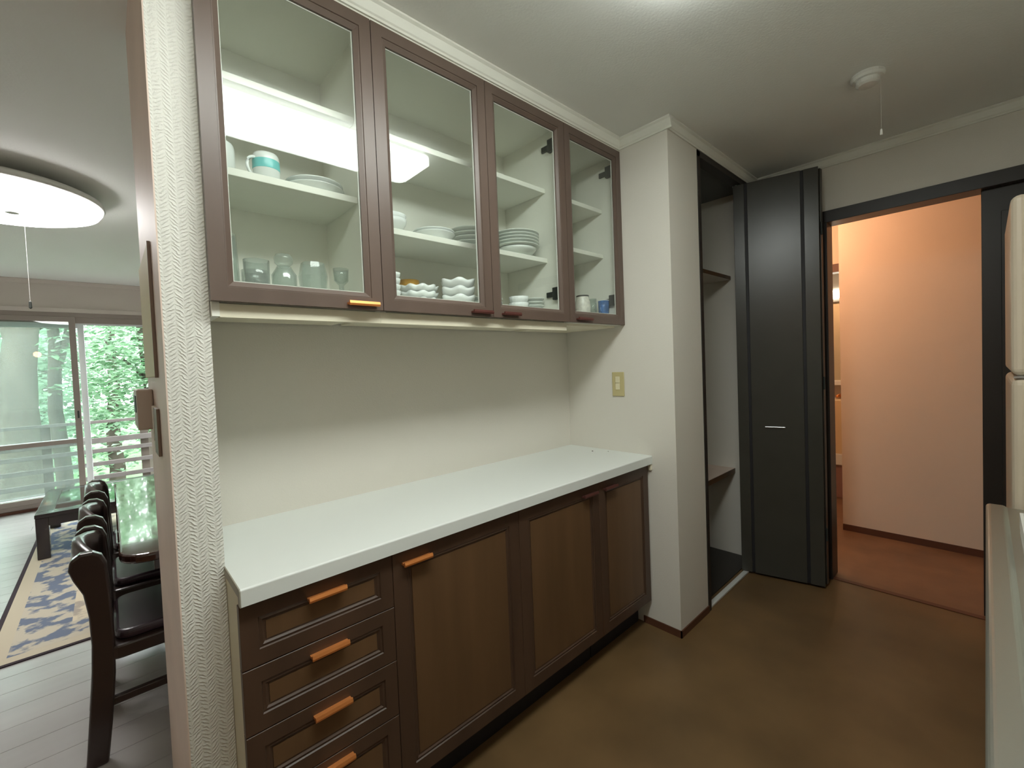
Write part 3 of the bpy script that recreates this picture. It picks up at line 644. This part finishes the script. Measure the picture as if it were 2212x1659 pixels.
# chairs: low dining chairs facing +x; origin on the floor under the back
def chair():
    t = thing('dining_chair', 'dark glossy wooden dining chair', 'chair', (0, 0, 0), 'dining chairs along the table')
    W = 0.40
    def stile(y0, y1):
        L_ = [(-0.062, 0.0), (-0.048, 0.15), (-0.034, 0.30), (-0.028, 0.42), (-0.030, 0.52), (-0.040, 0.60), (-0.062, 0.655), (-0.072, 0.690), (-0.066, 0.722), (-0.040, 0.740), (-0.010, 0.738), (0.012, 0.722), (0.024, 0.690), (0.028, 0.60), (0.030, 0.52), (0.032, 0.42), (0.028, 0.30), (0.014, 0.15), (-0.004, 0.0)]
        return MB().prism([(p[0] * 1.0, p[1]) for p in L_], 'y', y0, y1)
    stile(0.0, 0.036).build('back_post', 'chair_wood', t, 0.008, 3)
    stile(W - 0.036, W).build('back_post', 'chair_wood', t, 0.008, 3)
    # crest rail bowed backwards between the posts
    n = 10; m = MB(); sec = [(-0.020, 0.600), (-0.028, 0.66), (-0.022, 0.715), (0.0, 0.722), (0.012, 0.70), (0.008, 0.60)]
    for k in range(n + 1):
        yy = 0.036 + (W - 0.072) * k / n; b = -0.045 * math.sin(PI * k / n); hb = 0.03 * math.sin(PI * k / n)
        for (px, pz) in sec: m.v.append((px + b, yy, pz + hb * (1 if pz > 0.65 else 0.2)))
    q = len(sec)
    for k in range(n):
        for j in range(q): m.f.append((k * q + j, k * q + (j + 1) % q, (k + 1) * q + (j + 1) % q, (k + 1) * q + j))
    m.f.append(tuple(range(q))); m.f.append(tuple(n * q + j for j in reversed(range(q))))
    m.build('crest_rail', 'chair_wood', t, smooth=True)
    for yy in (0.11, 0.185, 0.26): B(-0.022, -0.006, yy, yy + 0.03, 0.40, 0.612).build('slat', 'chair_wood', t, 0.004)
    MB().prism(rr(0.0, 0.44, -0.005, W + 0.005, 0.05), 'z', 0.345, 0.395).build('seat_frame', 'chair_wood', t, 0.008)
    MB().prism(rr(0.03, 0.43, 0.015, W - 0.015, 0.05), 'z', 0.3955, 0.430).build('seat', 'chair_seat', t, 0.014, 3)
    for yy in (0.006, W - 0.044): B(0.385, 0.425, yy, yy + 0.038, 0.0, 0.345).build('leg', 'chair_wood', t, 0.005)
    for yy in (0.010, W - 0.032): B(0.0, 0.39, yy, yy + 0.022, 0.185, 0.212).build('stretcher', 'chair_wood', t, 0.004)
    B(0.18, 0.205, 0.03, W - 0.03, 0.186, 0.210).build('cross_stretcher', 'chair_wood', t, 0.003)
    return t
ch = chair()
spots = [(-0.055, 2.06), (-0.055, 2.61), (-0.050, 3.15)]
labs = ['dark glossy wooden dining chair closest to the partition wall', 'dark glossy wooden dining chair in the middle of the row', 'dark glossy wooden dining chair closest to the low glass table']
for i, (x, y) in enumerate(spots):
    o = ch if i == 0 else copy_tree(ch)
    o.location = (x, y, 0.0066 if i == 2 else 0); o['label'] = labs[i]
# dining table
tb = thing('dining_table', 'long polished dark wood dining table reflecting the window', 'table', (0.42, 2.92, 0))
MB().prism(rr(0.0, 0.86, 2.08, 3.75, 0.10, 8), 'z', 0.648, 0.682).build('tabletop', 'table_wood', tb, 0.010, 3)
B(0.10, 0.76, 2.20, 3.63, 0.575, 0.6475).build('apron', 'table_wood', tb, 0.003)
for x in (0.47, 0.68):
    for y in (2.24, 3.54): B(x, x + 0.075, y, y + 0.075, 0.0066 if y > 3 else 0.0, 0.575).build('leg', 'table_wood', tb, 0.006)
# low table
lt = thing('low_table', 'low dark coffee table with a glass top on the rug', 'table', (0.15, 5.28, 0))
LX0, LX1, LY0, LY1, LZ = -0.445, 0.78, 4.78, 5.82, 0.345
fr = MB()
for (a, b, c, d) in ((LX0, LX1, LY0, LY0 + 0.10), (LX0, LX1, LY1 - 0.10, LY1), (LX0, LX0 + 0.10, LY0 + 0.10, LY1 - 0.10), (LX1 - 0.10, LX1, LY0 + 0.10, LY1 - 0.10)): fr.box(a, b, c, d, LZ - 0.03, LZ)
fr.build('top_frame', 'low_table', lt, 0.004)
B(LX0 + 0.10, LX1 - 0.10, LY0 + 0.10, LY1 - 0.10, LZ - 0.012, LZ - 0.002).build('glass_top', 'table_glass', lt)
ap = MB()
for (a, b, c, d) in ((LX0 + 0.07, LX1 - 0.07, LY0 + 0.012, LY0 + 0.035), (LX0 + 0.07, LX1 - 0.07, LY1 - 0.035, LY1 - 0.012), (LX0 + 0.012, LX0 + 0.035, LY0 + 0.07, LY1 - 0.07), (LX1 - 0.035, LX1 - 0.012, LY0 + 0.07, LY1 - 0.07)): ap.box(a, b, c, d, LZ - 0.095, LZ - 0.0305)
ap.build('apron', 'low_table', lt)
for x in (LX0 + 0.002, LX1 - 0.072):
    for y in (LY0 + 0.002, LY1 - 0.072): B(x, x + 0.07, y, y + 0.07, 0.0068, LZ - 0.0305).build('leg', 'low_table', lt, 0.005)
# rug
rg = thing('rug', 'beige and navy patterned rug under the low table', 'rug', (0.55, 4.62, 0))
RX0, RX1, RY0, RY1 = -0.505, 1.75, 3.115, 6.15
def ring(m, d0, d1, z): # flat rectangular ring
    for (a, b, c, d) in ((RX0 + d0, RX1 - d0, RY0 + d0, RY0 + d1), (RX0 + d0, RX1 - d0, RY1 - d1, RY1 - d0), (RX0 + d0, RX0 + d1, RY0 + d1, RY1 - d1), (RX1 - d1, RX1 - d0, RY0 + d1, RY1 - d1)): m.box(a, b, c, d, 0.0006, z)
    return m
ring(MB(), 0.0, 0.022, 0.0055).build('edge_binding', 'rug_edge', rg)
ring(MB(), 0.022, 0.085, 0.0058).build('outer_band', 'rug_beige', rg)
ring(MB(), 0.085, 0.30, 0.0060).build('border', 'rug_border', rg)
B(RX0 + 0.30, RX1 - 0.30, RY0 + 0.30, RY1 - 0.30, 0.0006, 0.0062).build('field', 'rug', rg)

# ================================================================== HALL AND WASHROOM
hl = thing('hall_lamp', 'warm globe lamp on the hall ceiling behind the far wall', 'lamp', (3.50, 1.12, H))
MB().lathe([(0.05, -EPS), (0.055, -0.015), (0.03, -0.03)], 24, 3.50, 1.12, H).build('base', 'plastic_white', hl)
MB().lathe([(0.02, -0.030)] + [(0.085 * math.sin(a), -0.112 - 0.085 * -math.cos(a)) for a in [PI * (0.08 + 0.9 * k / 12) for k in range(13)]][::1], 24, 3.50, 1.12, H).build('globe', 'lamp_warm', hl, smooth=True)
vn = thing('vanity', 'white washroom vanity with a lit mirror cabinet seen through the doorway', 'vanity', (5.05, 1.15, 0))
VY0, VY1 = 0.78, 1.50
B(4.82, 5.299, VY0, VY1, 0.0005, 0.30).build('base', 'vanity_base', vn, 0.003)
B(4.80, 5.299, VY0, VY1, 0.3005, 0.40).build('lower_trim', 'plastic_white', vn, 0.006)
B(4.83, 5.299, VY0, 0.985, 0.4005, 0.88).build('front_panel', 'vanity_beige', vn)
B(4.805, 5.299, 0.9855, VY1, 0.4005, 0.88).build('basin', 'plastic_white', vn, 0.01)
MB().tube([(5.20, 0.95, 0.8805), (5.20, 0.95, 0.91), (5.02, 0.95, 0.905)], 0.013, 10).build('faucet', 'copper', vn, smooth=True)
B(5.10, 5.299, VY0, VY1, 1.005, 1.045).build('ledge', 'plastic_white', vn, 0.003)
B(5.22, 5.299, VY0, VY1, 1.046, 1.795).build('mirror', 'mirror', vn)
B(5.12, 5.299, VY0, VY1, 1.796, 1.835).build('lamp_rail', 'plastic_white', vn, 0.003)
B(5.11, 5.299, VY0, VY1, 1.836, 1.905).build('light', 'lamp_vanity', vn)
B(5.12, 5.299, VY0, VY1, 1.906, 2.06).build('top_box', 'plastic_white', vn, 0.003)

pl = thing('pendant_lamp', 'small warm globe pendant hanging over the dining corner', 'lamp', (-1.05, -0.10, H))
MB().lathe([(0.045, -EPS), (0.048, -0.02), (0.01, -0.03)], 24, -1.05, -0.10, H).build('canopy', 'plastic_white', pl)
MB().tube([(-1.05, -0.10, H - 0.03), (-1.05, -0.10, H - 0.40)], 0.003, 8).build('cord', 'cord_white', pl)
MB().lathe([(0.014, 0.060), (0.024, 0.056), (0.024, 0.0705), (0.01, 0.075)][::-1], 20, -1.05, -0.10, H - 0.47).build('socket', 'copper', pl)
MB().lathe([(0.06 * math.sin(a), -0.06 * math.cos(a)) for a in [PI * (0.02 + 0.90 * k / 14) for k in range(15)]], 24, -1.05, -0.10, H - 0.47).build('globe', 'lamp_pendant', pl, smooth=True)

# ================================================================== OUTSIDE: deck, railing, trees
struct(B(-30, 30, YW + 0.13, 60, -1.25, -1.15), 'ground', 'grass')
dk = thing('deck', 'weathered wooden deck outside the sliding glass door', 'deck', (0, 7.7, -0.2))
for k in range(12):
    y = YW + 0.14 + k * 0.132; B(-4.0, 4.0, y, y + 0.122, -0.17, -0.13).build('plank', 'deck_wood', dk)
for x in (-3.9, -1.3, 1.3, 3.9): B(x - 0.05, x + 0.05, YW + 0.16, 8.42, -1.15, -0.1705).build('support', 'deck_wood', dk)
rl = thing('deck_railing', 'wooden deck railing with horizontal boards behind the glass door', 'railing', (0, 8.3, -0.13))
for z0, z1 in ((0.745, 0.785), (0.47, 0.545), (0.34, 0.395), (0.16, 0.215), (-0.03, 0.03)): B(-4.0, 4.0, 8.28, 8.315, z0, z1).build('board', 'deck_wood', rl, 0.003)
for x in (-3.2, -1.75, -0.62, 0.36, 1.9, 3.2): B(x - 0.045, x + 0.045, 8.3155, 8.40, -0.1295, 0.744).build('post', 'bark', rl, 0.003)

def tree(x, y, label, r, hgt, lean, crown, nleaf, lsize, lmat, forks=(), z0=-1.15):
    t = thing('tree', label, 'tree', (x, y, z0), 'trees beyond the deck')
    n = 9
    base = [(x + lean[0] * (k / n) ** 1.3 + 0.03 * math.sin(k * 1.7 + x), y + lean[1] * (k / n), z0 + hgt * k / n) for k in range(n + 1)]
    MB().tube(base, [r * (1.25 - 0.75 * k / n) for k in range(n + 1)], 14).build('trunk', 'bark', t, smooth=True)
    for (k0, dx, dy, dz, rb) in forks:
        b0 = Vector(base[k0])
        MB().tube([tuple(b0 + Vector((dx * q + 0.04 * math.sin(6 * q), dy * q, dz * q ** 0.85))) for q in [j / 8 for j in range(9)]], [rb * (1 - 0.7 * j / 8) for j in range(9)], 10).build('branch', 'bark', t, smooth=True)
    m = MB()
    for (cx, cy, cz, rx, ry, rz, share) in crown:
        ncl = max(6, int(nleaf * share / 14))
        for c in range(ncl):
            while True:
                p = Vector((random.uniform(-1, 1), random.uniform(-1, 1), random.uniform(-1, 1)))
                if p.length < 1: break
            p = p * (0.35 + 0.65 * p.length ** 0.3) if p.length > 0.01 else p
            cc = Vector((x + cx + p.x * rx, y + cy + p.y * ry, z0 + cz + p.z * rz))
            for l in range(14):
                q = cc + Vector((random.gauss(0, 0.20), random.gauss(0, 0.14), random.gauss(0, 0.06)))
                s = lsize * random.uniform(0.6, 1.25); a = random.uniform(0, 2 * PI)
                d = Vector((math.cos(a), math.sin(a), random.uniform(-0.55, 0.1))).normalized()
                u = d.cross(Vector((0, 0, 1))).normalized(); nrm = u.cross(d)
                i = len(m.v)
                m.v += [tuple(q), tuple(q + d * s * 0.5 + u * s * 0.34 + nrm * s * 0.10), tuple(q + d * s * 0.5 - u * s * 0.34 + nrm * s * 0.10), tuple(q + d * s - nrm * s * 0.05), tuple(q + d * s * 0.5)]
                m.f += [(i, i + 1, i + 4), (i, i + 4, i + 2), (i + 4, i + 1, i + 3), (i + 4, i + 3, i + 2)]
    f = bpy.data.meshes.new('foliage'); f.from_pydata([tuple(Vector(v) - Vector((x, y, z0))) for v in m.v], [], m.f); f.materials.append(MATS[lmat])
    fo = bpy.data.objects.new('foliage', f); COL.objects.link(fo); fo.parent = t; fo['kind'] = 'stuff'
    return t
tree(-1.10, 10.4, 'large forked dark tree trunk beyond the deck railing', 0.23, 6.2, (0.25, 0.3), [(0.3, 0.5, 4.6, 1.5, 0.9, 0.8, 0.5), (-1.2, 1.0, 4.0, 1.6, 1.0, 1.2, 0.5)], 2600, 0.13, 'leaf', [(4, 0.55, 0.1, 2.2, 0.12), (4, -0.55, 0.2, 2.4, 0.12)])
tree(-0.66, 11.2, 'slender forked tree beside the large trunk', 0.10, 5.8, (-0.05, 0.3), [(0.3, 0.9, 4.3, 1.0, 0.8, 0.8, 1.0)], 1500, 0.13, 'leaf', [(4, 0.45, 0.1, 1.9, 0.07), (5, -0.35, 0.1, 1.6, 0.06)])
tree(0.62, 10.8, 'leafy tree with dense bright foliage right behind the railing', 0.11, 5.0, (-0.1, 0.2), [(-0.1, -0.2, 2.9, 1.1, 0.7, 1.5, 0.75), (0.9, 0.3, 2.6, 1.0, 0.8, 1.5, 0.25)], 5200, 0.14, 'leaf', [(4, -0.6, 0, 1.0, 0.04), (3, 0.7, 0.2, 1.2, 0.04)])
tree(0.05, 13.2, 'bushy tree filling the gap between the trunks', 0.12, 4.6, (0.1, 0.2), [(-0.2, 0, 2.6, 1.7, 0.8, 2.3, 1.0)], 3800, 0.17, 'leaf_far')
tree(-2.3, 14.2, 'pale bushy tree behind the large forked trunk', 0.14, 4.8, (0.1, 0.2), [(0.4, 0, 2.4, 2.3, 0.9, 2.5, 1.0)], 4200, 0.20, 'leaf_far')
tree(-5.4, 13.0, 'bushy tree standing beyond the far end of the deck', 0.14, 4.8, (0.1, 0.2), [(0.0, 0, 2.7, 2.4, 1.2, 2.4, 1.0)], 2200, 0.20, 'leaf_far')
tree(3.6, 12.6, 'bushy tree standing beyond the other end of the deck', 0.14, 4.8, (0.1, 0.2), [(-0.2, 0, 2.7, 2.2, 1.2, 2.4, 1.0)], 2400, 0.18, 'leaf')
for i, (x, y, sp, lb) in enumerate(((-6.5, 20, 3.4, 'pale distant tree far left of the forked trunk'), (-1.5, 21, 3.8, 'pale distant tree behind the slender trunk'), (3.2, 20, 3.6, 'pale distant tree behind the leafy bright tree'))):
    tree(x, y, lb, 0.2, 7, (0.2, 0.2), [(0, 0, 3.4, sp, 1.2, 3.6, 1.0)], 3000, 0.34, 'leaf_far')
bpy.context.view_layer.update()
